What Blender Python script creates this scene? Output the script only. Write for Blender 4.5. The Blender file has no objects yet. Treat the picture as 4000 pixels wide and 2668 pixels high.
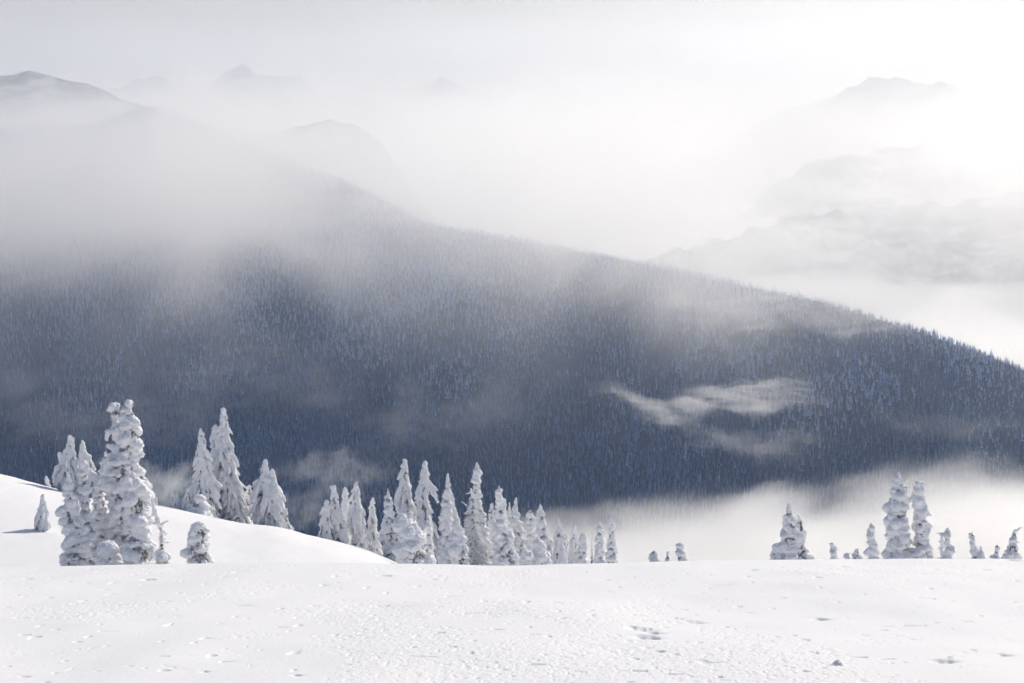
import bpy, math, random
import numpy as np
from mathutils import Vector, Matrix, Quaternion

sc = bpy.context.scene
R = math.radians
random.seed(7)
rng = np.random.default_rng(7)

# ------------------------------------------------------------------ camera
FPX, CX, CY = 7464.0, 2000.0, 1334.0          # focal length and centre in photograph pixels (4000 x 2668)
PITCH = R(7.5)
cd = bpy.data.cameras.new('camera'); cam = bpy.data.objects.new('camera', cd)
sc.collection.objects.link(cam); sc.camera = cam
cd.sensor_width = 36.0; cd.lens = 36.0 * FPX / 4000.0
cd.clip_start = 0.1; cd.clip_end = 120000.0
cam.location = (0, 0, 0); cam.rotation_euler = (math.pi/2 - PITCH, 0, 0)

# ------------------------------------------------------------------ light
SUN_EL, SUN_AZ = R(30), R(36)                 # azimuth measured from +Y towards +X
w = bpy.data.worlds.new('World'); sc.world = w; w.use_nodes = True
wt = w.node_tree; wt.nodes.clear()
sky = wt.nodes.new('ShaderNodeTexSky'); sky.sky_type = 'NISHITA'; sky.sun_disc = False
sky.sun_elevation = SUN_EL; sky.sun_rotation = SUN_AZ
sky.altitude = 1800; sky.air_density = 1.0; sky.dust_density = 1.5; sky.ozone_density = 1.2
tc = wt.nodes.new('ShaderNodeTexCoord')
mp = wt.nodes.new('ShaderNodeMapping'); mp.inputs['Scale'].default_value = (1.6, 1.6, 5.0)
nz = wt.nodes.new('ShaderNodeTexNoise'); nz.inputs['Scale'].default_value = 1.6; nz.inputs['Detail'].default_value = 6
wt.links.new(tc.outputs['Generated'], mp.inputs['Vector']); wt.links.new(mp.outputs[0], nz.inputs['Vector'])
mr = wt.nodes.new('ShaderNodeMapRange'); mr.inputs['From Min'].default_value = .3; mr.inputs['From Max'].default_value = .7
mr.inputs['To Min'].default_value = .15; mr.inputs['To Max'].default_value = .55
wt.links.new(nz.outputs['Fac'], mr.inputs['Value'])
def wmath(op, a, b=0.0, c=None):
    n_ = wt.nodes.new('ShaderNodeMath'); n_.operation = op
    for sk, v in zip(n_.inputs, (a, b, c)):
        if v is None: continue
        if isinstance(v, bpy.types.NodeSocket): wt.links.new(v, sk)
        else: sk.default_value = v
    return n_.outputs[0]
sxyz = wt.nodes.new('ShaderNodeSeparateXYZ'); wt.links.new(tc.outputs['Generated'], sxyz.inputs[0])
low = wt.nodes.new('ShaderNodeMapRange'); low.interpolation_type = 'SMOOTHSTEP'; wt.links.new(sxyz.outputs[2], low.inputs['Value'])
low.inputs['From Min'].default_value = .05; low.inputs['From Max'].default_value = .40; low.inputs['To Min'].default_value = .85; low.inputs['To Max'].default_value = 0
sdot = wt.nodes.new('ShaderNodeVectorMath'); sdot.operation = 'DOT_PRODUCT'; wt.links.new(tc.outputs['Generated'], sdot.inputs[0])
sdot.inputs[1].default_value = (math.sin(SUN_AZ)*math.cos(SUN_EL), math.cos(SUN_AZ)*math.cos(SUN_EL), math.sin(SUN_EL))
glow = wmath('POWER', wmath('MAXIMUM', sdot.outputs['Value'], 0.0), 3.0)      # thin cloud scatters more light towards the sun
cloudc = wt.nodes.new('ShaderNodeMix'); cloudc.data_type = 'RGBA'; wt.links.new(glow, cloudc.inputs['Factor'])
cloudc.inputs['A'].default_value = (3.5, 4.6, 7.5, 1); cloudc.inputs['B'].default_value = (17, 16.2, 15.2, 1)
lowc = wt.nodes.new('ShaderNodeMix'); lowc.data_type = 'RGBA'; wt.links.new(glow, lowc.inputs['Factor'])      # misty neutral layer near the horizon
lowc.inputs['A'].default_value = (5.7, 5.0, 5.1, 1); lowc.inputs['B'].default_value = (11.2, 10.5, 9.7, 1)
cmx = wt.nodes.new('ShaderNodeMix'); cmx.data_type = 'RGBA'; wt.links.new(low.outputs[0], cmx.inputs['Factor'])
wt.links.new(cloudc.outputs['Result'], cmx.inputs['A']); wt.links.new(lowc.outputs['Result'], cmx.inputs['B'])
mx = wt.nodes.new('ShaderNodeMix'); mx.data_type = 'RGBA'; wt.links.new(cmx.outputs['Result'], mx.inputs['B'])
wt.links.new(wmath('MAXIMUM', mr.outputs[0], low.outputs[0]), mx.inputs['Factor']); wt.links.new(sky.outputs[0], mx.inputs['A'])
cv = wt.nodes.new('ShaderNodeMapRange'); wt.links.new(nz.outputs['Fac'], cv.inputs['Value'])
cv.inputs['From Min'].default_value = .3; cv.inputs['From Max'].default_value = .7; cv.inputs['To Min'].default_value = .86; cv.inputs['To Max'].default_value = 1.14
vs = wt.nodes.new('ShaderNodeVectorMath'); vs.operation = 'SCALE'; wt.links.new(mx.outputs['Result'], vs.inputs[0]); wt.links.new(cv.outputs[0], vs.inputs['Scale'])
bg = wt.nodes.new('ShaderNodeBackground'); bg.inputs['Strength'].default_value = 0.092
out = wt.nodes.new('ShaderNodeOutputWorld')
wt.links.new(vs.outputs[0], bg.inputs['Color']); wt.links.new(bg.outputs[0], out.inputs['Surface'])

sl = bpy.data.lights.new('sun', 'SUN'); sl.energy = 5.0; sl.angle = R(0.5); sl.color = (1, .915, .80)
sun = bpy.data.objects.new('sun', sl); sc.collection.objects.link(sun)
sdir = Vector((math.sin(SUN_AZ)*math.cos(SUN_EL), math.cos(SUN_AZ)*math.cos(SUN_EL), math.sin(SUN_EL)))
sun.rotation_euler = (-sdir).to_track_quat('-Z', 'Y').to_euler()

sc.view_settings.view_transform = 'Standard'; sc.view_settings.look = 'None'
sc.view_settings.gamma = 1; sc.view_settings.exposure = -0.28; sc.view_settings.use_curve_mapping = False
cy = sc.cycles
cy.use_denoising = True; cy.use_adaptive_sampling = True; cy.adaptive_threshold = .12; cy.adaptive_min_samples = 24; cy.time_limit = 800
cy.volume_bounces = 8; cy.max_bounces = 9; cy.diffuse_bounces = 4; cy.glossy_bounces = 1
cy.transmission_bounces = 1; cy.transparent_max_bounces = 32
cy.volume_step_rate = 1.0; cy.volume_max_steps = 512
cy.sample_clamp_indirect = 6

# ------------------------------------------------------------------ maths
def tau_of(py):
    b = (CY - py) / FPX
    return -(b*math.cos(PITCH) - math.sin(PITCH)) / (math.cos(PITCH) + b*math.sin(PITCH))
def P(px, py, Y):
    """the point of the world at distance Y (metres along +Y) that the photograph shows at (px, py)"""
    a = (px - CX)/FPX; b = (CY - py)/FPX
    dy = math.cos(PITCH) + b*math.sin(PITCH); dz = b*math.cos(PITCH) - math.sin(PITCH)
    return np.array((a/dy*Y, Y, dz/dy*Y))
def py_of(tau):
    return CY - FPX*np.tan(PITCH - np.arctan(tau))
def to_px(p):
    p = np.asarray(p, float)
    dep = p[..., 1]*math.cos(PITCH) - p[..., 2]*math.sin(PITCH)
    up = p[..., 1]*math.sin(PITCH) + p[..., 2]*math.cos(PITCH)
    return CX + FPX*p[..., 0]/dep, CY - FPX*up/dep
def sstep(a, b, x):
    t = np.clip((x - a)/(b - a), 0, 1); return t*t*(3 - 2*t)
def hash3(ix, iy, iz, seed):
    h = (ix.astype(np.int64)*374761393 + iy.astype(np.int64)*668265263 + iz.astype(np.int64)*2147483647 + seed*974634777) & 0xffffffff
    h = ((h ^ (h >> 13))*1274126177) & 0xffffffff
    h = ((h ^ (h >> 16))*2246822519) & 0xffffffff
    return ((h ^ (h >> 15)) & 0xffffff)/float(0xffffff)
def vnoise(x, y, z=None, seed=0):
    x = np.asarray(x, float); y = np.asarray(y, float); z = np.zeros_like(x) if z is None else np.asarray(z, float)
    fx, fy, fz = np.floor(x), np.floor(y), np.floor(z)
    tx, ty, tz = x-fx, y-fy, z-fz
    tx = tx*tx*(3-2*tx); ty = ty*ty*(3-2*ty); tz = tz*tz*(3-2*tz)
    ix, iy, iz = fx.astype(np.int64), fy.astype(np.int64), fz.astype(np.int64)
    r = 0
    for dx in (0, 1):
        for dy in (0, 1):
            for dz in (0, 1):
                wgt = (tx if dx else 1-tx)*(ty if dy else 1-ty)*(tz if dz else 1-tz)
                r = r + wgt*hash3(ix+dx, iy+dy, iz+dz, seed)
    return r*2-1
def fbm(x, y, z=None, oct=4, seed=0, gain=.5):
    r, a, f = 0, 1, 1
    for k in range(oct):
        r = r + a*vnoise(x*f+k*17.3, y*f-k*9.1, None if z is None else z*f+k*5.7, seed+k); a *= gain; f *= 2.03
    return r

# ------------------------------------------------------------------ helpers
col = sc.collection
def link(name, me, mats=(), parent=None, smooth=True):
    o = bpy.data.objects.new(name, me); col.objects.link(o)
    for m in mats: me.materials.append(m)
    if smooth: me.polygons.foreach_set('use_smooth', np.ones(len(me.polygons), bool))
    if parent: o.parent = parent
    return o
def mesh_np(name, V, F):
    """V (n,3), F (m,k) numpy arrays -> mesh"""
    me = bpy.data.meshes.new(name); V = np.ascontiguousarray(V, np.float32); F = np.ascontiguousarray(F, np.int32)
    k = F.shape[1]
    me.vertices.add(len(V)); me.vertices.foreach_set('co', V.ravel())
    me.loops.add(F.size); me.loops.foreach_set('vertex_index', F.ravel())
    me.polygons.add(len(F)); me.polygons.foreach_set('loop_start', np.arange(0, F.size, k, dtype=np.int32))
    me.polygons.foreach_set('loop_total', np.full(len(F), k, np.int32))
    me.update(calc_edges=True); return me
def grid_faces(nr, nc):
    i = np.arange(nr-1)[:, None]*nc + np.arange(nc-1)[None, :]
    return np.stack([i, i+1, i+1+nc, i+nc], -1).reshape(-1, 4)
def tag(o, label=None, cat=None, group=None, kind=None):
    if label: o['label'] = label
    if cat: o['category'] = cat
    if group: o['group'] = group
    if kind: o['kind'] = kind
    return o

class NT:
    def __init__(s, nt): s.t = nt
    def new(s, k, **kw):
        n = s.t.nodes.new(k)
        for a, v in kw.items(): setattr(n, a, v)
        return n
    def put(s, sock, v):
        if isinstance(v, bpy.types.NodeSocket): s.t.links.new(v, sock)
        else: sock.default_value = v
    def m(s, op, a, b=0.0, c=None):
        n = s.new('ShaderNodeMath', operation=op); s.put(n.inputs[0], a); s.put(n.inputs[1], b)
        if c is not None: s.put(n.inputs[2], c)
        return n.outputs[0]
    def mr(s, v, a, b, c=0.0, d=1.0, smooth=True):
        n = s.new('ShaderNodeMapRange')
        if smooth: n.interpolation_type = 'SMOOTHSTEP'
        for k, q in zip(('Value', 'From Min', 'From Max', 'To Min', 'To Max'), (v, a, b, c, d)): s.put(n.inputs[k], q)
        return n.outputs[0]
    def mapping(s, vec, scale=(1, 1, 1), loc=(0, 0, 0), rot=(0, 0, 0)):
        n = s.new('ShaderNodeMapping'); s.put(n.inputs['Vector'], vec)
        n.inputs['Scale'].default_value = scale; n.inputs['Location'].default_value = loc; n.inputs['Rotation'].default_value = rot
        return n.outputs[0]
    def noise(s, vec, scale, detail=3.0, rough=.55, dist=0.0):
        n = s.new('ShaderNodeTexNoise'); s.put(n.inputs['Vector'], vec)
        n.inputs['Scale'].default_value = scale; n.inputs['Detail'].default_value = detail
        n.inputs['Roughness'].default_value = rough; n.inputs['Distortion'].default_value = dist
        return n.outputs['Fac']
    def mix(s, f, a, b):
        n = s.new('ShaderNodeMix', data_type='RGBA'); s.put(n.inputs['Factor'], f); s.put(n.inputs['A'], a); s.put(n.inputs['B'], b)
        return n.outputs['Result']

def surf(name, build, rough=.9, bump=None, spec=.3):
    m = bpy.data.materials.new(name); m.use_nodes = True; nt = m.node_tree; n = NT(nt)
    b = nt.nodes['Principled BSDF']; b.inputs['Roughness'].default_value = rough; b.inputs['Specular IOR Level'].default_value = spec
    n.put(b.inputs['Base Color'], build(n))
    if bump:
        h, st, ds = bump(n); bn = n.new('ShaderNodeBump'); bn.inputs['Strength'].default_value = st; bn.inputs['Distance'].default_value = ds
        n.put(bn.inputs['Height'], h); nt.links.new(bn.outputs[0], b.inputs['Normal'])
    return m
def pos(n): return n.new('ShaderNodeNewGeometry').outputs['Position']
def objco(n): return n.new('ShaderNodeTexCoord').outputs['Object']

SNOW = (.86, .865, .88, 1)
m_snow = surf('field_snow', lambda n: n.mix(n.noise(pos(n), 1.3, 4), (.775, .78, .795, 1), (.82, .822, .83, 1)), .75,
              lambda n: (n.noise(pos(n), 14, 5, .65), .35, .02))
m_treesnow = surf('rime_snow', lambda n: n.mix(n.noise(objco(n), 5, 4), (.85, .86, .885, 1), (.92, .922, .93, 1)), .8,
              lambda n: (n.noise(objco(n), 11, 5, .7), .8, .05))
m_needle = surf('frosted_needles', lambda n: n.mix(n.mr(n.noise(objco(n), 7, 4, .6), .35, .65), (.11, .105, .10, 1), (.62, .62, .63, 1)), .9,
              lambda n: (n.noise(objco(n), 22, 4, .7), 1, .06))
m_bark = surf('fir_bark', lambda n: n.mix(n.noise(objco(n), 12, 4), (.05, .04, .035, 1), (.18, .15, .13, 1)), .95)
m_fir_snow = surf('far_fir_snow', lambda n: n.mix(n.noise(pos(n), .35, 3), (.25, .39, .61, 1), (.43, .58, .82, 1)), .9)  # the slope's shade and haze blue is put into this snow colour
m_fir_rime = surf('far_fir_light_rime', lambda n: n.mix(n.noise(pos(n), .35, 3), (.09, .20, .40, 1), (.19, .34, .60, 1)), .9)  # thinner rime low down, with the same shade and haze blue in its colour
m_fir_dark = surf('far_fir_needles', lambda n: n.mix(n.noise(pos(n), .5, 3), (.012, .045, .11, 1), (.04, .10, .21, 1)), .95)  # needles made bluer so the dark gaps carry the blue of the haze
m_ground = surf('forest_floor', lambda n: n.mix(n.noise(pos(n), .02, 5, .6), (.015, .05, .12, 1), (.05, .11, .22, 1)), .95)  # blue shade between the trees is put into the ground colour
def mtcol(n):
    p = n.mapping(pos(n), (1, 1, 2.5))
    a = n.noise(p, .006, 9, .68, .6)
    return n.mix(n.mr(a, .40, .62), (.07, .085, .11, 1), (.50, .53, .58, 1))
m_mount = surf('distant_slopes', mtcol, .95)

# ------------------------------------------------------------------ near snow: foreground slope, dip, left shoulder, drop to the valley
H0, S0 = 2.5, 0.2095
crest = np.array([(-2500, 2225), (-400, 2222), (0, 2216), (220, 2211), (450, 2205), (700, 2201), (1100, 2197), (1600, 2204), (2000, 2206), (2400, 2203),
                  (2800, 2190), (3200, 2184), (3600, 2182), (4000, 2183), (4600, 2186), (6500, 2190)], float)
shoul = np.array([(-2500, 1500), (-400, 1760), (0, 1848), (200, 1903), (380, 1945), (600, 1962), (700, 1987), (850, 2018), (950, 2041), (1050, 2048),
                  (1130, 2062), (1190, 2085), (1260, 2098), (1350, 2122), (1450, 2150), (1550, 2202), (1700, 2270), (2000, 2380), (2600, 2430), (4000, 2440), (6500, 2440)], float)
_g = np.arange(-2500, 6501, 5.0); _k = np.exp(-.5*(np.arange(-24, 25)/9.0)**2); _k /= _k.sum()
def _smooth(tab):
    v = np.interp(np.concatenate([_g[:1]+np.arange(-24, 0)*5, _g, _g[-1:]+np.arange(1, 25)*5]), tab[:, 0], tab[:, 1]); return np.stack([_g, np.convolve(v, _k, 'valid')], 1)
crest, shoul = _smooth(crest), _smooth(shoul)
def smoothlut(px, tab):      # cubic through the smoothed table
    t = (np.clip(px, -2490, 6485) - tab[0, 0])/5.0; i = np.floor(t).astype(int); f = t-i; i = np.clip(i, 1, len(tab)-3)
    a, b, c, d = (tab[i+k_, 1] for k_ in (-1, 0, 1, 2))
    return b + .5*f*(c-a + f*(2*a-5*b+4*c-d + f*(3*(b-c)+d-a)))
def near_tau(px, Y):
    """tangent of the angle below the horizon under which the snow at (px, Y) lies"""
    tc_ = tau_of(smoothlut(px, crest)); ts = tau_of(smoothlut(px, shoul))
    Yc = 58.0
    tf = H0/np.maximum(Y, 8) + S0 + (tc_ - (H0/Yc + S0))*sstep(22, 55, Y)
    tf = np.where(Y > Yc - 8, np.maximum(tf, tc_ + ((Y-Yc)/60.0)**2*.10), tf)
    # smooth minimum at the crest
    dip = tc_ + .022*sstep(58, 92, Y)
    after = dip + (ts - dip)*sstep(88, 150, Y)
    after = np.where(Y > 150, ts + ((Y-150)/100.0)**2*.5, after)
    t = np.where(Y <= 58, tf, after + 0)
    return t
def near_z(px, Y):
    Yc = np.maximum(Y, 8.0)
    z = -near_tau(px, Yc)*Yc
    z = np.where(Y < 8, -(H0 + S0*Y), z)
    return z

cols = np.concatenate([np.linspace(-2500, -140, 50), np.arange(-120, 4121, 3.6), np.linspace(4140, 6500, 50)])
pyr = np.linspace(2700, 2222, 430)
rowsY = H0/(np.vectorize(tau_of)(pyr) - S0)
rowsY = np.unique(np.concatenate([np.linspace(-60, 18, 30), rowsY[rowsY < 46], np.linspace(46, 60, 90), np.linspace(60, 170, 220), np.linspace(173, 400, 60)]))
PX, YY = np.meshgrid(cols, rowsY)
Z = near_z(PX, YY)
tt = -Z/np.maximum(YY, 1); tt = np.where(YY < 18, S0 + H0/18, tt)
XX = (PX-CX)/FPX*np.maximum(YY, 18)*(math.cos(PITCH) + tt*math.sin(PITCH))
# relief: wind crust, pits and small lumps
fadef = sstep(64, 52, YY)*sstep(14, 20, YY)
patch = sstep(-.25, .55, fbm(XX*.35, YY*.16, oct=3, seed=3))
n1 = vnoise(XX*7, YY*3.2, seed=11); n2 = vnoise(XX*15, YY*8, seed=12); n3 = vnoise(XX*3.0, YY*1.3, seed=13)
n1 = vnoise(XX*11, YY*4.6, seed=11)
band = .15 + .85*sstep(-.3, .5, patch*2-1 + .7*vnoise(XX*.8, YY*.3, seed=14))
rel = -.011*sstep(.46, .64, -n1 + .25*n2)*sstep(.0, .6, n3 + band - .5) + .005*sstep(.48, .70, n1 + .2*n2)*band + .0010*n2*band
n4 = vnoise(XX*23, YY*10, seed=15)
rel += -.008*sstep(.50, .68, -n4)*band + .003*sstep(.5, .7, n4)*band
nb = vnoise(XX*3.4, YY*2.2, seed=22)
rel += -.030*sstep(.80, .93, nb)
rel += .09*fbm(XX*.22, YY*.09, oct=3, seed=5)
Z = Z + rel*fadef
Z = Z + .12*fbm(XX*.12, YY*.06, oct=3, seed=8)*sstep(60, 100, YY)*(1-sstep(140, 170, YY)*.3)
Z = Z + .018*fbm(XX*.9, YY*.4, oct=2, seed=9)*sstep(70, 100, YY)
# footprints, dropped snow lumps and wind scours at the places the photograph shows them
def ground_at(px, py):
    Y = H0/(tau_of(py) - S0 - 0.0); Y = min(max(Y, 12), 57)
    for _ in range(12):
        t = float(near_tau(np.array(px, float), np.array(Y, float))); Y *= 1 + (t - tau_of(py))/(t - S0*.98)*.8
        Y = min(max(Y, 12), 57.5)
    return (px-CX)/FPX*Y*(math.cos(PITCH)+tau_of(py)*math.sin(PITCH)), Y
marks = [(2505, 2462, 62, -1), (2470, 2455, 30, -1), (2555, 2472, 45, -1), (2530, 2490, 60, -1), (2580, 2547, 26, -1), (3270, 2612, 38, 1.5), (3690, 2598, 55, -1),
         (3720, 2588, 30, 1), (1160, 2632, 26, -1), (1505, 2250, 34, -1), (580, 2259, 34, -1), (110, 2259, 24, -1), (192, 2323, 18, -1),
         (2370, 2260, 22, -1), (2940, 2226, 24, -1), (3960, 2188, 40, -1), (3850, 2229, 26, -1), (3650, 2232, 24, -1), (3300, 2212, 26, -1),
         (3925, 2570, 36, -1), (3210, 2400, 40, -1), (1690, 2262, 20, -1), (800, 2612, 24, -1), (180, 2645, 20, -1), (2720, 2420, 50, -.5), (2650, 2408, 30, -.6), (290, 2402, 18, -1)]
for (mx_, my_, wpx, sg) in marks:
    gx, gy = ground_at(mx_, my_); rx = wpx/FPX*gy
    ry = rx*(1.5 if sg < 0 else 1.0)
    sel = (abs(XX-gx) < rx*3) & (abs(YY-gy) < ry*4)
    d2 = ((XX-gx)/rx)**2 + ((YY-gy)/ry)**2
    rough_ = 1 + .5*vnoise(XX/rx*2.2, YY/ry*2.2, seed=31)
    Z = Z + np.where(sel, np.exp(-d2*2.2)*rough_*rx*(.42 if sg > 0 else .55)*sg, 0)
    if sg < 0:   # thrown-up rim behind the print
        d3 = ((XX-gx)/rx)**2 + ((YY-gy-ry*.9)/(ry*.5))**2
        Z = Z + np.where(sel, np.exp(-d3*2)*rx*.16, 0)
V = np.stack([XX, YY, Z], -1).reshape(-1, 3)
field = link('snowfield', mesh_np('snowfield', V, grid_faces(len(rowsY), len(cols))), [m_snow])
tag(field, 'smooth open snowfield falling away in front of the trees', kind='structure')

# ------------------------------------------------------------------ forested mountainside across the valley
ridge = np.array([(-1500, 560, 7200), (-700, 540, 7000), (-300, 510, 6900), (0, 492, 6800), (200, 484, 6750), (360, 476, 6700), (520, 415, 6650), (600, 408, 6600), (800, 462, 6500), (1000, 560, 6350),
                  (1230, 652, 6200), (1350, 690, 6120), (1500, 762, 6050), (1650, 846, 5950), (1800, 882, 5900), (2000, 915, 5800), (2400, 985, 5600), (2700, 1045, 5450), (2900, 1092, 5350),
                  (3200, 1150, 5200), (3400, 1212, 5120), (3600, 1272, 5050), (3800, 1342, 5000), (4000, 1420, 4950), (4300, 1540, 4900), (5200, 1760, 4800)], float)
RP = np.array([P(a, b, c) for a, b, c in ridge])     # world polyline of the ridge
SL = math.tan(R(35))
def hill_z(x, y):
    ry = np.interp(x, RP[:, 0], RP[:, 1]); rz = np.interp(x, RP[:, 0], RP[:, 2]) - 17
    d = ry - y
    front = rz - SL*np.sqrt(np.maximum(d, 0)**2 + 40.0**2) + SL*40
    back = rz - .55*(-np.minimum(d, 0))
    z = np.where(d > 0, front, back)
    g = sstep(30, 500, np.abs(d))
    # spurs and gullies running down the slope, slanting left as they drop
    s = x*.8 + d*.45
    z = z + g*(72*vnoise(s/420, d/1500+3, seed=41) + 34*vnoise(s/170, d/700, seed=42) + 10*vnoise(s/70, d/200, seed=43))
    return np.maximum(z, -1350)
hx = np.linspace(-3600, 3600, 360); hy = np.linspace(3600, 8200, 260)
HX, HY = np.meshgrid(hx, hy); HZ = hill_z(HX, HY)
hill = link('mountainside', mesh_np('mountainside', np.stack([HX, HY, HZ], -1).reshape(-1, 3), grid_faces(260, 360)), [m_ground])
tag(hill, 'steep forested mountainside across the valley', kind='structure')

def far_fir(seed, snowy):
    r = random.Random(seed); V, F, M = [], [], []
    def ring(z, rad, n, jag, ph):
        b = len(V)
        for k in range(n):
            a = ph + 2*math.pi*k/n; rr = rad*(1 + (jag if k % 2 else -jag) + r.uniform(-.12, .12))
            V.append((rr*math.cos(a), rr*math.sin(a), z - (rad*.28 if k % 2 else 0)))
        return b
    b0 = ring(-3, .5, 5, 0, 0); V.append((0, 0, 10)); t = len(V)-1
    for k in range(5): F.append((b0+k, b0+(k+1) % 5, t)); M.append(2)
    tiers = 8; W = r.uniform(2.5, 3.3)
    for i in range(tiers):
        f = i/tiers; z0 = 1.2 + 17.6*f; rad = W*(1-f)**.8*r.uniform(.8, 1.15) + .28
        n = 8; ph = r.uniform(0, 6)
        b = ring(z0, rad, n, .2, ph); V.append((r.uniform(-.15, .15), r.uniform(-.15, .15), z0 + 3.6 - f)); t = len(V)-1
        V.append((0, 0, z0+.6)); c = len(V)-1
        for k in range(n):
            F.append((b+k, b+(k+1) % n, t)); M.append(0 if r.random() < snowy else 1)
            F.append((b+(k+1) % n, b+k, c)); M.append(1)
    V[:] = [(x, y, z*.98) for x, y, z in V]
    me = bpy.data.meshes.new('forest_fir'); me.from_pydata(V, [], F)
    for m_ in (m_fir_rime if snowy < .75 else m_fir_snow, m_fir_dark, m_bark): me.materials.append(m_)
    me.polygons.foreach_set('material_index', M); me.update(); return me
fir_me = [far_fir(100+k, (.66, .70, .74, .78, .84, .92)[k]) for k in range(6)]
# positions on the slope: a jittered grid
cell = 9.2
gx = np.arange(-3300, 3300, cell); gy = np.arange(4200, 7300, cell*1.12)
GX, GY = np.meshgrid(gx, gy); GX = GX.ravel() + rng.uniform(-.5, .5, GX.size)*cell*1.3; GY = GY.ravel() + rng.uniform(-.5, .5, GY.size)*cell*1.4
ry = np.interp(GX, RP[:, 0], RP[:, 1])
clear_ = fbm(GX/90, GY/60, oct=3, seed=77)
keep = (GY < ry + 60) & (clear_ < 1.0)
GX, GY = GX[keep], GY[keep]; GZ = hill_z(GX, GY)
pts = np.stack([GX, GY, GZ], -1); qx, qy = to_px(pts)
keep = (GZ > -1200) & (qx > -700) & (qx < 4700)
pts, qx, qy = pts[keep], qx[keep], qy[keep]
size = (.52 + .68*rng.random(len(pts))**1.7)*(1.0 + .22*vnoise(pts[:, 0]/120, pts[:, 1]/120, seed=55))*1.24*np.where(pts[:, 1] > np.interp(pts[:, 0], RP[:, 0], RP[:, 1]) - 220, .80, 1)
rot = rng.uniform(0, 6.28, len(pts)); var = np.clip(np.round(2.6 + (pts[:, 2]+720)/95 + rng.normal(0, 1.1, len(pts)) + 1.5*vnoise(pts[:, 0]/150, pts[:, 1]/150, seed=56)), 0, 5).astype(int)   # more rime higher up
# the 300 that show largest, each a thing
fogtop = np.interp(qx, [1700, 2000, 2400, 2800, 3200, 3600, 4000], [2130, 2050, 1990, 1940, 1925, 1880, 1860])
vis = (qx > 1900) & (qx < 3985) & (qy < fogtop - 25)
app = np.where(vis, size/pts[:, 1], 0); big = np.argsort(-app)[:300]
isbig = np.zeros(len(pts), bool); isbig[big] = True
for i in big:
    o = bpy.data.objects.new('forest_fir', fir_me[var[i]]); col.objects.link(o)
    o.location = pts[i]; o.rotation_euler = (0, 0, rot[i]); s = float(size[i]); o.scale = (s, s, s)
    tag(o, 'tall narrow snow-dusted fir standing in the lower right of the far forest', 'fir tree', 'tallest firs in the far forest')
protos = []
for k in range(6):
    po = next((o for o in bpy.data.objects if o.data is fir_me[k]), None)
    if po is None:
        i = big[k]; po = [o for o in bpy.data.objects if o.name.startswith('forest_fir')][k]; po.data = fir_me[k]
    protos.append(po)
rest = ~isbig
fp = bpy.data.meshes.new('fir_forest'); fp.vertices.add(int(rest.sum())); fp.vertices.foreach_set('co', pts[rest].astype(np.float32).ravel())
# (attributes read by the scatter nodes)
for nm, arr, ty in (('fsize', size[rest], 'FLOAT'), ('frot', rot[rest], 'FLOAT')):
    at = fp.attributes.new(nm, ty, 'POINT'); at.data.foreach_set('value', arr.astype(np.float32))
at = fp.attributes.new('fvar', 'INT', 'POINT'); at.data.foreach_set('value', var[rest].astype(np.int32))
forest = bpy.data.objects.new('fir_forest', fp); col.objects.link(forest)
tag(forest, 'dense dark snow-dusted conifer forest covering the mountainside', 'forest', kind='stuff')
gn = bpy.data.node_groups.new('forest_scatter', 'GeometryNodeTree')
gn.interface.new_socket('Geometry', in_out='INPUT', socket_type='NodeSocketGeometry')
gn.interface.new_socket('Geometry', in_out='OUTPUT', socket_type='NodeSocketGeometry')
gi = gn.nodes.new('NodeGroupInput'); go = gn.nodes.new('NodeGroupOutput')
g2i = gn.nodes.new('GeometryNodeGeometryToInstance')
for k in range(6)[::-1]:
    oi = gn.nodes.new('GeometryNodeObjectInfo'); oi.inputs['Object'].default_value = protos[k]; oi.inputs['As Instance'].default_value = False; oi.transform_space = 'ORIGINAL'
    g1 = gn.nodes.new('GeometryNodeGeometryToInstance'); gn.links.new(oi.outputs['Geometry'], g1.inputs[0])
    if k == 5: jn = gn.nodes.new('GeometryNodeJoinGeometry')
    gn.links.new(g1.outputs[0], jn.inputs[0])
iop = gn.nodes.new('GeometryNodeInstanceOnPoints'); iop.inputs['Pick Instance'].default_value = True
def nat(nm, ty):
    a = gn.nodes.new('GeometryNodeInputNamedAttribute'); a.data_type = ty; a.inputs['Name'].default_value = nm
    return a.outputs['Attribute']
cx_ = gn.nodes.new('ShaderNodeCombineXYZ'); gn.links.new(nat('frot', 'FLOAT'), cx_.inputs['Z'])
gn.links.new(gi.outputs[0], iop.inputs['Points']); gn.links.new(jn.outputs[0], iop.inputs['Instance'])
gn.links.new(nat('fvar', 'INT'), iop.inputs['Instance Index'])
gn.links.new(cx_.outputs[0], iop.inputs['Rotation']); gn.links.new(nat('fsize', 'FLOAT'), iop.inputs['Scale'])
gn.links.new(iop.outputs[0], go.inputs[0])
mod = forest.modifiers.new('scatter', 'NODES'); mod.node_group = gn

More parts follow.
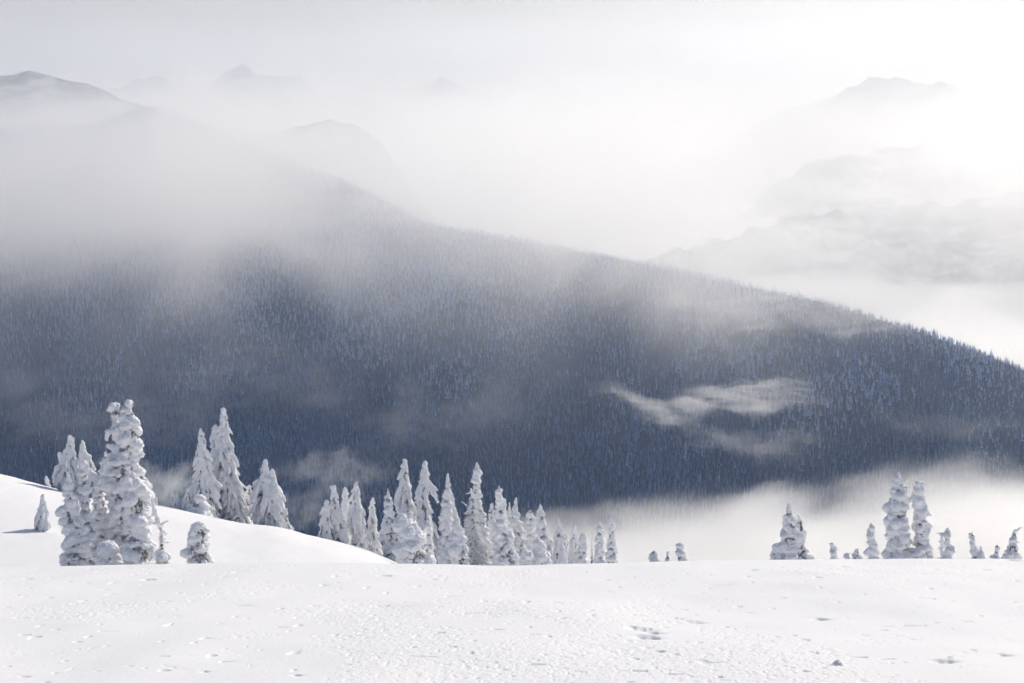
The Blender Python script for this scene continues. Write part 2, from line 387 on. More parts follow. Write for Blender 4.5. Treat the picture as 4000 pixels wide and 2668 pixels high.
# ------------------------------------------------------------------ distant mountains
def mountain(name, label, line, depth, slope, base, rough, seed):
    L = np.array([P(*q) for q in line]); x = np.linspace(L[0, 0], L[-1, 0], 260); y0 = np.interp(x, L[:, 0], L[:, 1]); z0 = np.interp(x, L[:, 0], L[:, 2]) + rough*.10*(.5-np.abs(fbm(x/(depth*.09), x*0+seed, oct=5, seed=seed+3, gain=.6)))
    v = np.linspace(-1, 1, 90); v = np.sign(v)*np.abs(v)**1.4
    X, Vv = np.meshgrid(x, v); Y = y0[None, :] + Vv*depth
    d = np.abs(Vv)*depth
    Zm = z0[None, :] - slope*d
    s = depth/3.0
    g = sstep(0, depth*.15, d)
    rg = 1-np.abs(fbm(X/s, Y/s, oct=6, seed=seed, gain=.55))
    Zm = Zm + (rg-.7)*rough*(.12+g) + fbm(X/(s*.12), Y/(s*.12), oct=4, seed=seed+9)*rough*.10
    Zm = np.maximum(Zm, base)
    o = link(name, mesh_np(name, np.stack([X, Y, Zm], -1).reshape(-1, 3), grid_faces(90, 260)), [m_mount])
    return tag(o, label, kind='structure')
mountain('mountain_range', 'jagged pale mountain range on the horizon',
         [(-1200, 420, 26000), (300, 380, 26000), (420, 340, 26000), (520, 318, 26000), (600, 290, 26000), (680, 300, 26000), (780, 335, 26000), (860, 300, 26000), (940, 278, 26000), (1020, 300, 26000),
          (1100, 300, 26000), (1160, 300, 26000), (1220, 345, 26000), (1290, 375, 26000), (1360, 358, 26000), (1440, 385, 26000), (1500, 372, 26000), (1530, 382, 26000), (1640, 332, 26000),
          (1740, 305, 26000), (1830, 335, 26000), (1920, 350, 26000), (2050, 390, 26000), (2150, 318, 26000), (2280, 370, 26000), (2450, 410, 26000), (2700, 420, 26000), (2850, 390, 26000), (3000, 430, 26000), (4200, 400, 26000), (5200, 380, 26000)],
         6000, .42, -1500, 700, 5)
mountain('dark_hill', 'grey wooded hill rising out of the mist far left',
         [(-1500, 420, 12500), (-300, 330, 12500), (0, 300, 12500), (90, 280, 12500), (190, 286, 12500), (300, 315, 12500), (420, 360, 12500), (560, 420, 12500), (800, 520, 12500), (1000, 600, 12500)],
         3000, .45, -1500, 120, 15)
mountain('misty_ridge', 'faint dark ridge falling to the right behind the forested slope',
         [(900, 560, 9800), (1130, 500, 9800), (1290, 462, 9800), (1400, 492, 9800), (1500, 570, 9800), (1580, 690, 9800), (1680, 830, 9800), (1800, 1000, 9800)],
         2200, .5, -1400, 100, 25)
mountain('misty_peak', 'broad pale peak fading into bright mist on the right',
         [(2550, 760, 16000), (2700, 650, 16000), (2900, 520, 16000), (3040, 440, 16000), (3200, 400, 16000), (3330, 345, 16000), (3430, 315, 16000), (3500, 296, 16000), (3600, 320, 16000), (3750, 370, 16000), (4000, 430, 16000), (4600, 520, 16000), (5600, 600, 16000)],
         5000, .42, -1500, 420, 35)
mountain('misty_spur', 'grey spur descending leftward through the mist on the right',
         [(2500, 1080, 11500), (2750, 930, 11500), (2900, 830, 11500), (3050, 720, 11500), (3170, 640, 11500), (3350, 590, 11500), (3700, 560, 11500), (4200, 520, 11500), (5200, 460, 11500)],
         3000, .5, -1500, 260, 45)
mountain('lower_spur', 'darker low spur above the bright cloud on the far right',
         [(1700, 1150, 8900), (2100, 1090, 8900), (2500, 1010, 8900), (2800, 930, 8900), (3100, 860, 8900), (3500, 800, 8900), (3900, 770, 8900), (4400, 720, 8900), (5200, 680, 8900)],
         1900, .45, -1400, 200, 55)
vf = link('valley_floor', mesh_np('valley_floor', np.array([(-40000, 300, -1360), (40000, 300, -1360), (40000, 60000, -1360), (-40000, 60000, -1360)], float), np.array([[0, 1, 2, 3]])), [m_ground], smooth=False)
tag(vf, 'valley floor far below hidden under fog', kind='structure')

# ------------------------------------------------------------------ snow-laden trees
def ico(sub=1):
    t = (1+5**.5)/2
    v = [(-1, t, 0), (1, t, 0), (-1, -t, 0), (1, -t, 0), (0, -1, t), (0, 1, t), (0, -1, -t), (0, 1, -t), (t, 0, -1), (t, 0, 1), (-t, 0, -1), (-t, 0, 1)]
    f = [(0, 11, 5), (0, 5, 1), (0, 1, 7), (0, 7, 10), (0, 10, 11), (1, 5, 9), (5, 11, 4), (11, 10, 2), (10, 7, 6), (7, 1, 8), (3, 9, 4), (3, 4, 2), (3, 2, 6), (3, 6, 8), (3, 8, 9), (4, 9, 5), (2, 4, 11), (6, 2, 10), (8, 6, 7), (9, 8, 1)]
    v = [np.array(a, float)/np.linalg.norm(a) for a in v]
    for _ in range(sub):
        c = {}; nf = []
        def mid(a, b):
            k = (min(a, b), max(a, b))
            if k not in c:
                q = v[a]+v[b]; v.append(q/np.linalg.norm(q)); c[k] = len(v)-1
            return c[k]
        for a, b, d in f:
            x, y, z = mid(a, b), mid(b, d), mid(d, a); nf += [(a, x, z), (b, y, x), (d, z, y), (x, y, z)]
        f = nf
    return np.array(v), np.array(f)
ICO_V, ICO_F = ico(1)
class Blobs:
    def __init__(s): s.c, s.ax, s.r = [], [], []
    def add(s, c, r, d=(0, 0, 1)):
        """ellipsoid: centre, (along, side, side2) radii, long axis d"""
        d = np.array(d, float); d /= np.linalg.norm(d); h = np.array((0, 0, 1.)) if abs(d[2]) < .9 else np.array((0, 1., 0))
        e = np.cross(h, d); e /= np.linalg.norm(e); f = np.cross(d, e)
        s.c.append(c); s.ax.append(np.stack([d, e, f])); s.r.append(r)
    def arrays(s):
        c, ax, r = np.array(s.c), np.array(s.ax), np.array(s.r)
        V = np.einsum('vk,bk,bkj->bvj', ICO_V, r, ax) + c[:, None, :]
        F = ICO_F[None] + (np.arange(len(c))*len(ICO_V))[:, None, None]
        return V.reshape(-1, 3), F.reshape(-1, 3)
def axis_mesh(path, r0, r1, n=8):
    V, F = [], []
    for i, p in enumerate(path):
        f = i/(len(path)-1); r = r0 + (r1-r0)*f
        for k in range(n):
            a = 2*math.pi*k/n; V.append((p[0]+r*math.cos(a), p[1]+r*math.sin(a), p[2]))
    for i in range(len(path)-1):
        for k in range(n): F.append((i*n+k, i*n+(k+1) % n, (i+1)*n+(k+1) % n, (i+1)*n+k))
    return np.array(V), np.array(F)
def solve_D(px, py, lo=90., hi=150.):
    t = tau_of(py)
    for Y in np.linspace(hi, lo, 240):
        if near_tau(np.array(float(px)), np.array(Y)) >= t: return Y
    return lo

TREE_N = [0]
def tree(name, label, cat, group, stems, D=None, style='pad', lump=.24, cover=1.0, vox=None, extras=(), needles=1.0, sink=.25, base_py=None, kind_extra=None):
    """stems: silhouettes [(py, px_left, px_right), ...] read off the photograph, top first; every stem is a trunk with branches all round"""
    TREE_N[0] += 1; seed = 1000 + TREE_N[0]*13; r = random.Random(seed)
    if D is None:
        s0 = stems[0]; D = solve_D((s0[-1][1]+s0[-1][2])/2, base_py or s0[-1][0])
    snow, leaf, trunks, spr, rime = Blobs(), Blobs(), [], [], []
    pxm = D/FPX
    gz0 = None
    for si, st in enumerate(stems):
        rows = []
        for (py, xl, xr) in st:
            a, b = P(xl, py, D), P(xr, py, D); rows.append((a[2], a[0], b[0]))
        zb = rows[-1][0]; pxc = (st[-1][1]+st[-1][2])/2
        g = float(near_z(np.array(pxc), np.array(float(D)))) - sink
        if g < zb - .05: rows.append((g, rows[-1][1] - .08*(zb-g), rows[-1][2] + .08*(zb-g)))
        else: g = zb - sink
        if gz0 is None or g < gz0: gz0 = g
        rows.sort(); Zr = np.array([q[0] for q in rows]); XL = np.array([q[1] for q in rows]); XR = np.array([q[2] for q in rows])
        ztop, zbot = Zr[-1], Zr[0]; yj = r.uniform(-.15, .15)*(si > 0)
        cen = lambda z: (np.interp(z, Zr, XL) + np.interp(z, Zr, XR))/2
        hw = lambda z: (np.interp(z, Zr, XR) - np.interp(z, Zr, XL))/2
        yo = D + (r.uniform(-.5, .5)*(.6+hw(zbot)) if si else 0)
        path = [(cen(z), yo, z) for z in np.linspace(zbot, ztop - .1, 12)]
        trunks.append(axis_mesh(path, .05 + .018*(ztop-zbot), .02))
        z = zbot + lump*.4
        while z < ztop:
            wz = max(float(hw(z)), .05); f = (z-zbot)/(ztop-zbot)
            L = lump*min(1.0, .45 + wz/ (lump*2.2))
            c = float(cen(z))
            if wz < L*.9:      # leader: stacked lumps
                snow.add((c + r.uniform(-.1, .1)*wz, yo, z), (L*.62, max(wz*.95, .05), max(wz*.95, .05)), (r.uniform(-.2, .2), r.uniform(-.2, .2), 1))
                z += L*.75; continue
            # inner snow-plastered needles
            if style == 'twig':
                leaf.add((c, yo, z), (L*.8, wz*.34, wz*.34)); snow.add((c, yo, z), (L*1.1, max(.07, wz*.18), max(.07, wz*.18)))
            else: leaf.add((c, yo, z), (L*1.2, wz*.66, wz*.66))
            n = max(3, int(round(2*math.pi*wz/(L*1.55)*cover*(.80 if style == 'pad' else .66))))
            ph0 = r.uniform(0, 6.28)
            for k in range(n):
                ph = ph0 + 2*math.pi*(k + r.uniform(-.35, .35))/n
                cx, sy = math.cos(ph), math.sin(ph)
                reach = wz*(r.uniform(.62, 1.0) if r.random() < .8 else r.uniform(1.0, 1.18))
                zz = z + r.uniform(-.8, .8)*L
                if style == 'pad':
                    s = L*r.choice((.45, .6, .8, 1.0, 1.35))
                    rr = max(reach - s*.55, .05)
                    dr = r.uniform(.05, .6)
                    snow.add((c + cx*rr, yo + sy*rr, zz - dr*s*.4), (s*r.uniform(.85, 1.25), s*r.uniform(.75, 1.05), s*r.uniform(.55, .85)), (cx, sy, -dr))
                    if rr > L*1.1 and r.random() < .8:
                        q = rr*r.uniform(.45, .65)
                        snow.add((c + cx*q, yo + sy*q, zz + L*.15), (s*1.0, s*.7, s*.6), (cx, sy, -.25))
                    for _ in range(2):
                        q = reach*r.uniform(.6, .95); p2 = ph + r.uniform(-.5, .5); s2 = s*r.uniform(.28, .45)
                        snow.add((c + math.cos(p2)*q, yo + math.sin(p2)*q, zz + r.uniform(-.9, .6)*L), (s2, s2, s2*.85))
                elif style == 'drape':
                    s = L*r.uniform(.75, 1.2); ln = s*r.uniform(1.3, 2.6); dn = -r.uniform(1.1, 2.2)
                    rr = max(reach - s*.55, .04)
                    snow.add((c + cx*rr, yo + sy*rr, zz), (ln, s*.55, s*.42), (cx, sy, dn))
                    snow.add((c + cx*rr*.72, yo + sy*rr*.72, zz + ln*.55), (s*.8, s*.45, s*.38), (cx, sy, -.8))
                    if r.random() < .7:
                        p2 = ph + r.uniform(-.35, .35); q = rr*r.uniform(.9, 1.08); s2 = s*.3
                        snow.add((c + math.cos(p2)*q, yo + math.sin(p2)*q, zz - ln*.8), (s*.8, s2, s2*.9), (cx*.4, sy*.4, -1))
                else:   # 'twig': thin rimed boughs with air between
                    m = 4; s = L*.36
                    for j in range(m):
                        q = reach*(j+1)/m
                        snow.add((c + cx*q, yo + sy*q, zz - q*.28 - .18*L*j*j/m), (reach/m*.75, s*(1-.12*j), s*(1-.12*j)), (cx, sy, -.35))
                for _ in range(7):      # feathery rime standing off the bough
                    p2 = ph + r.uniform(-.55, .55); q0 = reach*r.uniform(.7, .92); q1 = q0 + L*r.uniform(.25, .6); zz2 = zz + r.uniform(-1.2, .6)*L
                    rime.append(((c + math.cos(p2)*q0, yo + math.sin(p2)*q0, zz2), (c + math.cos(p2)*q1, yo + math.sin(p2)*q1, zz2 + L*r.uniform(-.6, .15)), L*r.uniform(.09, .2)))
                # needles seen in the gaps below each bough
                ns = int(round({'pad': 3, 'drape': 4, 'twig': 1}[style]*needles*r.uniform(.6, 1.4)))
                for _ in range(ns):
                    p2 = ph + r.uniform(-.6, .6); q0 = reach*r.uniform(.35, .72); q1 = q0 + L*r.uniform(.35, 1.0)
                    zz2 = zz + r.uniform(-1.1, .3)*L
                    spr.append(((c + math.cos(p2)*q0, yo + math.sin(p2)*q0, zz2), (c + math.cos(p2)*min(q1, reach*.97), yo + math.sin(p2)*min(q1, reach*.97), zz2 - L*r.uniform(.1, .8)), L*r.uniform(.07, .16)))
            z += L*(1.05 if style == 'pad' else .95 if style == 'drape' else 1.25)
        snow.add((float(cen(ztop)), yo, ztop - lump*.25), (lump*.45, max(.05, min(hw(ztop), lump*.5)), max(.05, min(hw(ztop), lump*.5))), (r.uniform(-.2, .2), 0, 1))
    # extra boughs: (x0, y0, x1, y1, radius px [, radius at end])
    for e in extras:
        x0, y0, x1, y1, ra = e[:5]; rb = e[5] if len(e) > 5 else ra; dpt = r.uniform(-.25, .1)
        n = max(2, int(math.hypot(x1-x0, y1-y0)/(max(ra, rb)*.8)) + 1)
        for j in range(n):
            f = j/(n-1); q = P(x0+(x1-x0)*f, y0+(y1-y0)*f, D) + np.array((0, dpt, 0)); rad = (ra + (rb-ra)*f)*pxm*r.uniform(.85, 1.15)
            q = q + np.array((r.uniform(-.2, .2), r.uniform(-.2, .2), r.uniform(-.2, .2)))*rad
            snow.add(q, (rad*1.1, rad, rad*.9), (x1-x0 + .01, 0, -(y1-y0)))
    allx = np.array(snow.c); org = np.array((allx[:, 0].mean() if len(stems) > 1 else path[0][0], D, gz0))
    root = bpy.data.objects.new(name, None); col.objects.link(root); root.location = org; root.empty_display_size = .5
    tag(root, label, cat, group)
    # snow load: one skin over all lumps
    V, F = snow.arrays(); V = V - org
    vx = vox or (max(.03, D*.00036) if style == 'pad' else max(.03, D*.0003))
    me = mesh_np('tmp', V, F); ob = bpy.data.objects.new('tmp', me); col.objects.link(ob)
    md = ob.modifiers.new('r', 'REMESH'); md.mode = 'VOXEL'; md.voxel_size = vx; md.adaptivity = 0
    dg = bpy.context.evaluated_depsgraph_get(); sm_ = bpy.data.meshes.new_from_object(ob.evaluated_get(dg)); sm_.name = 'snow_load'
    bpy.data.objects.remove(ob)
    nv = len(sm_.vertices); co = np.empty(nv*3, np.float32); sm_.vertices.foreach_get('co', co); co = co.reshape(-1, 3).astype(float)
    no = np.empty(nv*3, np.float32); sm_.vertices.foreach_get('normal', no); no = no.reshape(-1, 3)
    k = 1/lump
    q = co*k + seed
    bump_ = .30*np.abs(vnoise(q[:, 0]*1.9, q[:, 1]*1.9, q[:, 2]*1.9, seed)) + .20*np.abs(vnoise(q[:, 0]*4.3, q[:, 1]*4.3, q[:, 2]*4.3, seed+1)) + .10*vnoise(q[:, 0]*9, q[:, 1]*9, q[:, 2]*9, seed+2)
    co = co + no*(bump_ - .12)[:, None]*lump*.62
    sm_.vertices.foreach_set('co', co.astype(np.float32).ravel()); sm_.update()
    sm_.materials.clear(); link('snow_load', sm_, [m_treesnow], root)
    # needles: inner mass and sprays
    V, F = leaf.arrays() if leaf.c else (np.zeros((0, 3)), np.zeros((0, 3), int))
    if len(V):
        V = V + .14*lump*np.stack([vnoise(V[:, 0]*6, V[:, 1]*6, V[:, 2]*6, seed+5+i) for i in range(3)], -1)
    base = len(V); SV, SF = [], []
    for a, b, wd in spr:
        a, b = np.array(a), np.array(b); d = b-a; e = np.cross(d, (0, 0, 1.)); e = e/(np.linalg.norm(e)+1e-6)*wd; i = base+len(SV)
        SV += [a+e, a-e, a+np.array((0, 0, -wd*1.3)), b]; SF += [(i, i+1, i+3), (i+1, i+2, i+3), (i+2, i, i+3)]
    if SV: V = np.concatenate([V, SV]); F = np.concatenate([F, SF])
    if len(V): link('foliage', mesh_np('foliage', V - org, F), [m_needle], root)
    SV, SF = [], []
    for a, b, wd in rime:
        a, b = np.array(a), np.array(b); d = b-a; e = np.cross(d, (0, 0, 1.)); e = e/(np.linalg.norm(e)+1e-6)*wd; i = len(SV)
        SV += [a+e, a-e, a+np.array((0, 0, -wd)), b]; SF += [(i, i+1, i+3), (i+1, i+2, i+3), (i+2, i, i+3)]
    if SV: tag(link('rime', mesh_np('rime', np.array(SV) - org, np.array(SF)), [m_treesnow], root, smooth=False), kind='stuff')
    for tv, tf in trunks: link('trunk', mesh_np('trunk', tv - org, tf), [m_bark], root)
    return root

def c1(rows): return [(1500+y/2.091, a/2.091, b/2.091) for y, a, b in rows]
def c2(rows): return [(1700+y/2.851, 900+a/2.851, 900+b/2.851) for y, a, b in rows]
def c3(rows): return [(1700+y/2.612, 1600+a/2.612, 1600+b/2.612) for y, a, b in rows]
def c4(rows): return [(1750+y/2.612, 2400+a/2.612, 2400+b/2.612) for y, a, b in rows]
def c5(rows): return [(1750+y/2.939, 3200+a/2.939, 3200+b/2.939) for y, a, b in rows]
def e1(*v): return (v[0]/2.091, 1500+v[1]/2.091, v[2]/2.091, 1500+v[3]/2.091) + tuple(q/2.091 for q in v[4:])
def e2(*v): return (900+v[0]/2.851, 1700+v[1]/2.851, 900+v[2]/2.851, 1700+v[3]/2.851) + tuple(q/2.851 for q in v[4:])
def e3(*v): return (1600+v[0]/2.612, 1700+v[1]/2.612, 1600+v[2]/2.612, 1700+v[3]/2.612) + tuple(q/2.612 for q in v[4:])
def e4(*v): return (2400+v[0]/2.612, 1750+v[1]/2.612, 2400+v[2]/2.612, 1750+v[3]/2.612) + tuple(q/2.612 for q in v[4:])
def e5(*v): return (3200+v[0]/2.939, 1750+v[1]/2.939, 3200+v[2]/2.939, 1750+v[3]/2.939) + tuple(q/2.939 for q in v[4:])
GL, GS, GM, GR = 'snow-plastered trees of the left clump', 'trees on the left shoulder', 'row of snowy spruces in the middle', 'small frosted trees along the right crest'
TR = 'tree'
# ---- left clump
tree('snowy_fir', 'tallest tree in view, forked top and thick rounded snow, in the left clump', TR, GL,
     [c1([(132, 1022, 1082), (165, 1010, 1085), (200, 985, 1100), (260, 980, 1105), (300, 970, 1128), (345, 965, 1130), (400, 950, 1160), (450, 950, 1175), (500, 950, 1165), (560, 890, 1158), (640, 880, 1145), (700, 868, 1160), (760, 850, 1190), (830, 848, 1215), (900, 868, 1225), (1000, 890, 1232), (1100, 862, 1242), (1200, 895, 1245), (1300, 875, 1260), (1400, 850, 1275), (1470, 830, 1290)]),
      c1([(168, 880, 930), (200, 885, 968), (240, 895, 965), (300, 905, 955), (340, 905, 970), (380, 920, 990), (450, 940, 1010)])],
     D=95, lump=.29, vox=.04, needles=1.5,
     extras=[e1(915, 190, 890, 215, 34, 18), e1(960, 370, 890, 385, 30, 26), e1(885, 385, 880, 445, 24, 14), e1(930, 520, 885, 515, 26, 20), e1(1110, 290, 1125, 298, 12), e1(1140, 540, 1160, 560, 20, 14), e1(1050, 430, 1010, 470, 48, 40), e1(1020, 560, 1090, 590, 50, 45), e1(890, 650, 870, 690, 40, 26), e1(1000, 700, 960, 760, 55, 50), e1(1040, 330, 1030, 400, 40)])
tree('snowy_fir', 'leftmost tall tree of the left clump, with dark needles showing through its middle', TR, GL,
     [c1([(445, 555, 590), (480, 545, 605), (520, 532, 615), (600, 500, 638), (700, 470, 645), (780, 440, 655), (850, 470, 650), (890, 480, 640)])], D=147, style='drape', lump=.30, needles=2.5,
     extras=[e1(490, 570, 510, 640, 18, 24), e1(470, 690, 440, 760, 24, 14), e1(510, 860, 465, 880, 18, 10)])
tree('snowy_fir', 'tree with a hooked rounded head behind the left clump', TR, GL,
     [c1([(492, 655, 695), (520, 648, 705), (560, 645, 700), (600, 645, 730), (640, 640, 752), (720, 655, 790), (800, 680, 825), (870, 700, 850), (910, 710, 850)])], D=147, style='drape', lump=.30,
     extras=[e1(760, 730, 810, 780, 32, 20)])
tree('snowy_fir', 'thin pointed tree half hidden behind the tallest forked tree', TR, GL,
     [c1([(560, 850, 870), (600, 845, 882), (650, 825, 900), (700, 805, 920), (800, 810, 930), (900, 850, 950)])], D=147, lump=.22)
tree('snowy_fir', 'slender white spire at the left front edge of the left clump', TR, GL,
     [c1([(640, 530, 545), (700, 535, 550), (760, 545, 575), (850, 525, 600), (950, 515, 635), (1050, 480, 645), (1150, 520, 700), (1230, 515, 750), (1350, 500, 780), (1480, 485, 790)])], D=93, style='pad', lump=.24, needles=1.3,
     extras=[e1(540, 1040, 480, 1060, 22, 12), e1(600, 1160, 530, 1180, 24, 14), e1(540, 700, 575, 830, 8, 12)])
tree('snowy_fir', 'narrow rimed tree just left of the tallest tree, in front', TR, GL,
     [c1([(640, 655, 700), (700, 640, 722), (800, 650, 718), (900, 640, 730), (1000, 650, 740), (1100, 650, 735), (1200, 640, 790), (1350, 620, 830), (1480, 600, 850)])], D=94, lump=.20, needles=1.6)
tree('snowy_fir', 'snow-coated tree filling the gap left of the tallest tree', TR, GL,
     [c1([(850, 775, 845), (900, 760, 860), (950, 745, 868), (1050, 745, 882), (1150, 755, 880), (1250, 760, 915), (1400, 730, 920), (1480, 720, 930)])], D=96, lump=.22, needles=2.0,
     extras=[e1(820, 1060, 880, 1065, 18, 12), e1(730, 1190, 820, 1270, 14, 16)])
tree('snowy_fir', 'crooked thin sapling with bent arms at the right edge of the left clump', TR, GL,
     [c1([(940, 1232, 1250), (1000, 1240, 1270), (1060, 1245, 1290), (1130, 1260, 1320), (1200, 1290, 1350), (1280, 1295, 1345), (1360, 1290, 1350), (1470, 1270, 1370)])], D=92, style='twig', lump=.20, needles=.6,
     extras=[e1(1310, 1150, 1370, 1118, 12, 10), e1(1330, 1290, 1385, 1285, 10, 7), e1(1270, 1050, 1215, 1100, 9, 6), e1(1260, 1130, 1310, 1140, 9)])
tree('snow_ghost', 'little snow-hooded tree standing before the tallest tree', TR, GL,
     [c1([(1122, 1095, 1160), (1150, 1078, 1188), (1190, 1075, 1185), (1245, 1085, 1178), (1262, 1020, 1215), (1330, 995, 1245), (1400, 1000, 1255), (1470, 985, 1270)])], D=90, lump=.30, needles=1.0)
tree('snow_ghost', 'rounded snow mound burying a bush at the foot of the tallest tree', 'mound', GL,
     [c1([(1322, 860, 920), (1345, 830, 965), (1390, 805, 980), (1440, 790, 985), (1470, 785, 990)])], D=90.5, lump=.42, needles=.2, cover=1.3)
tree('snow_ghost', 'small domed snow-buried bush at the right foot of the left clump', 'mound', GL,
     [c1([(1358, 1285, 1335), (1385, 1270, 1355), (1430, 1262, 1372), (1465, 1262, 1378)])], D=89.5, lump=.22)
tree('snow_ghost', 'squat tree wearing a leaning snow hood, right of the left clump', TR, 'lone trees on the left slope',
     [c1([(1150, 1570, 1620), (1170, 1555, 1660), (1200, 1545, 1705), (1240, 1540, 1712), (1270, 1530, 1700), (1330, 1508, 1728), (1400, 1508, 1748), (1458, 1503, 1762)])], D=90, lump=.26, needles=1.2, extras=[e1(1600, 1190, 1700, 1205, 30, 16)])
tree('snow_ghost', 'short lone tree on the open slope left of the left clump', TR, 'lone trees on the left slope',
     [c1([(918, 348, 362), (950, 322, 374), (1000, 308, 386), (1060, 300, 402), (1120, 290, 412), (1192, 284, 420)])], D=None, lump=.24, style='drape', needles=1.2)
# ---- shoulder line
tree('snow_sapling', 'tiny leaning sapling on the shoulder skyline at the far left', TR, GS, [c1([(752, 368, 384), (780, 362, 396), (828, 380, 408)])], D=150, lump=.16)
tree('snow_sapling', 'tiny rounded sapling on the skyline just right of the left clump', TR, GS, [c1([(918, 1258, 1272), (940, 1250, 1284), (966, 1252, 1284)])], D=150, lump=.2)
tree('snow_sapling', 'twin-headed small tree on the shoulder skyline', TR, GS, [c1([(883, 1400, 1418), (915, 1392, 1425), (960, 1400, 1465), (1004, 1400, 1470)]), c1([(908, 1430, 1455), (950, 1425, 1466), (1004, 1420, 1470)])], D=150, lump=.2, style='drape')
tree('snow_sapling', 'low bushy tree at the left foot of the paired spruces', TR, GS, [c1([(876, 1525, 1550), (920, 1500, 1568), (960, 1492, 1575), (1008, 1484, 1580)])], D=150, lump=.2, style='drape', needles=2)
tree('snowy_spruce', 'left spruce of the tall pair on the shoulder, draped boughs', TR, GS,
     [c1([(365, 1628, 1648), (400, 1622, 1655), (440, 1615, 1668), (480, 1605, 1682), (560, 1592, 1700), (600, 1578, 1718), (680, 1590, 1728), (760, 1592, 1745), (820, 1560, 1770), (870, 1542, 1795), (950, 1555, 1800), (1030, 1540, 1780)])], D=152, style='drape', lump=.30, needles=2.0,
     extras=[e1(1600, 620, 1578, 670, 14, 8), e1(1580, 830, 1545, 860, 18, 12), e1(1700, 740, 1800, 830, 30, 20), e1(1640, 720, 1665, 860, 22, 14)])
tree('snowy_spruce', 'taller right spruce of the pair on the shoulder, broad dark-gapped skirt', TR, GS,
     [c1([(222, 1812, 1835), (250, 1795, 1845), (280, 1790, 1862), (330, 1798, 1868), (390, 1790, 1882), (450, 1770, 1880), (520, 1745, 1900), (600, 1735, 1925), (720, 1740, 1948), (780, 1745, 1960), (850, 1750, 1990), (950, 1770, 2005), (1050, 1780, 2025), (1100, 1790, 2040)]),
      c1([(352, 1745, 1778), (400, 1722, 1790), (460, 1718, 1800), (560, 1725, 1820)])], D=154, style='drape', lump=.30, needles=2.2,
     extras=[e1(1940, 800, 2010, 850, 20, 10), e1(1850, 560, 1880, 700, 26, 18)])
tree('snow_ghost', 'snow mound at the foot of the tall pair of spruces', 'mound', GS, [c1([(955, 1600, 1680), (975, 1560, 1705), (1010, 1530, 1722), (1035, 1515, 1735)])], D=149.5, lump=.45, needles=.4, cover=1.3)
tree('snowy_spruce', 'broad spruce with a knobbed double head at the shoulder end', TR, GS,
     [c2([(285, 375, 410), (330, 360, 427), (360, 330, 428), (430, 328, 430), (480, 300, 470), (520, 262, 500), (600, 246, 545), (700, 242, 590), (800, 245, 606), (900, 260, 608), (970, 330, 600), (1030, 380, 640)]),
      c2([(376, 450, 492), (430, 445, 500), (480, 440, 520), (600, 440, 560), (800, 480, 606)])], D=153, style='drape', lump=.34, needles=1.8,
     extras=[e2(430, 500, 350, 590, 48, 60), e2(300, 510, 262, 560, 30, 20), e2(560, 940, 690, 1040, 40, 22)])
tree('snowy_spruce', 'small slim spruce squeezed between the pair and the broad spruce', TR, GS, [c2([(560, 195, 215), (600, 175, 240), (700, 155, 242), (800, 165, 245), (940, 205, 250)])], D=156, style='drape', lump=.26)
tree('snow_sapling', 'small feathery spruce at the right foot of the broad spruce', TR, GS, [c2([(815, 622, 636), (860, 605, 642), (920, 590, 655), (980, 600, 685), (1048, 620, 704)])], D=152, style='twig', lump=.24)
# ---- middle row
tree('snowy_spruce', 'short pointed spruce at the left end of the middle row', TR, GM, [c2([(718, 1072, 1090), (760, 1055, 1100), (850, 1012, 1110), (950, 1010, 1130), (1050, 978, 1130), (1135, 958, 1120)])], D=153, style='drape', lump=.28, needles=1.6)
tree('snowy_spruce', 'spruce with a broken side branch near its tip, left part of the middle row', TR, GM, [c2([(563, 1135, 1162), (600, 1122, 1178), (650, 1112, 1190), (720, 1112, 1192), (780, 1106, 1222), (900, 1060, 1250), (1000, 1080, 1282), (1100, 1085, 1290), (1180, 1095, 1300)])], D=154, style='drape', lump=.30, needles=1.8, extras=[e2(1165, 610, 1205, 665, 9, 6)])
tree('snowy_spruce', 'slim grey-shaded spruce between two taller ones left of the hooked tree', TR, GM, [c2([(580, 1262, 1282), (650, 1246, 1305), (750, 1236, 1333), (850, 1240, 1335), (1000, 1230, 1340), (1200, 1230, 1340)])], D=160, style='drape', lump=.28, needles=2)
tree('snowy_spruce', 'tallest spruce left of the hooked tree, with a thin pointed tip', TR, GM, [c2([(517, 1400, 1415), (560, 1385, 1420), (600, 1362, 1430), (650, 1346, 1443), (750, 1346, 1450), (830, 1312, 1475), (900, 1290, 1498), (1000, 1315, 1520), (1100, 1350, 1528), (1200, 1360, 1540), (1275, 1370, 1550)])], D=155, style='drape', lump=.30, needles=2)
tree('snowy_spruce', 'bare-sided spruce with a hooked drooping top', TR, GM, [c2([(700, 1575, 1600), (740, 1560, 1590), (800, 1546, 1600), (870, 1545, 1615), (960, 1528, 1635), (1030, 1532, 1625), (1100, 1505, 1665), (1200, 1495, 1680), (1310, 1500, 1690)])], D=156, style='drape', lump=.24, needles=2.4, extras=[e2(1590, 705, 1608, 760, 12, 8)])
tree('snowy_spruce', 'slim tiered spruce with a cross-like tip, left of two tall ones', TR, GM, [c2([(593, 1747, 1758), (660, 1737, 1778), (680, 1748, 1765), (710, 1715, 1800), (800, 1706, 1812), (850, 1722, 1805), (940, 1692, 1838), (1050, 1672, 1850), (1200, 1682, 1860), (1300, 1690, 1870), (1420, 1700, 1880)])], D=150, style='pad', lump=.26, needles=2.2)
tree('snowy_spruce', 'tall blunt-topped spruce, first of the two tallest left of centre', TR, GM, [c2([(300, 1920, 1950), (350, 1906, 1984), (450, 1882, 2000), (550, 1888, 1996), (640, 1842, 2032), (750, 1838, 2050), (850, 1842, 2068), (950, 1862, 2098), (1150, 1850, 2140), (1400, 1850, 2180)])], D=152, style='drape', lump=.32, needles=1.6)
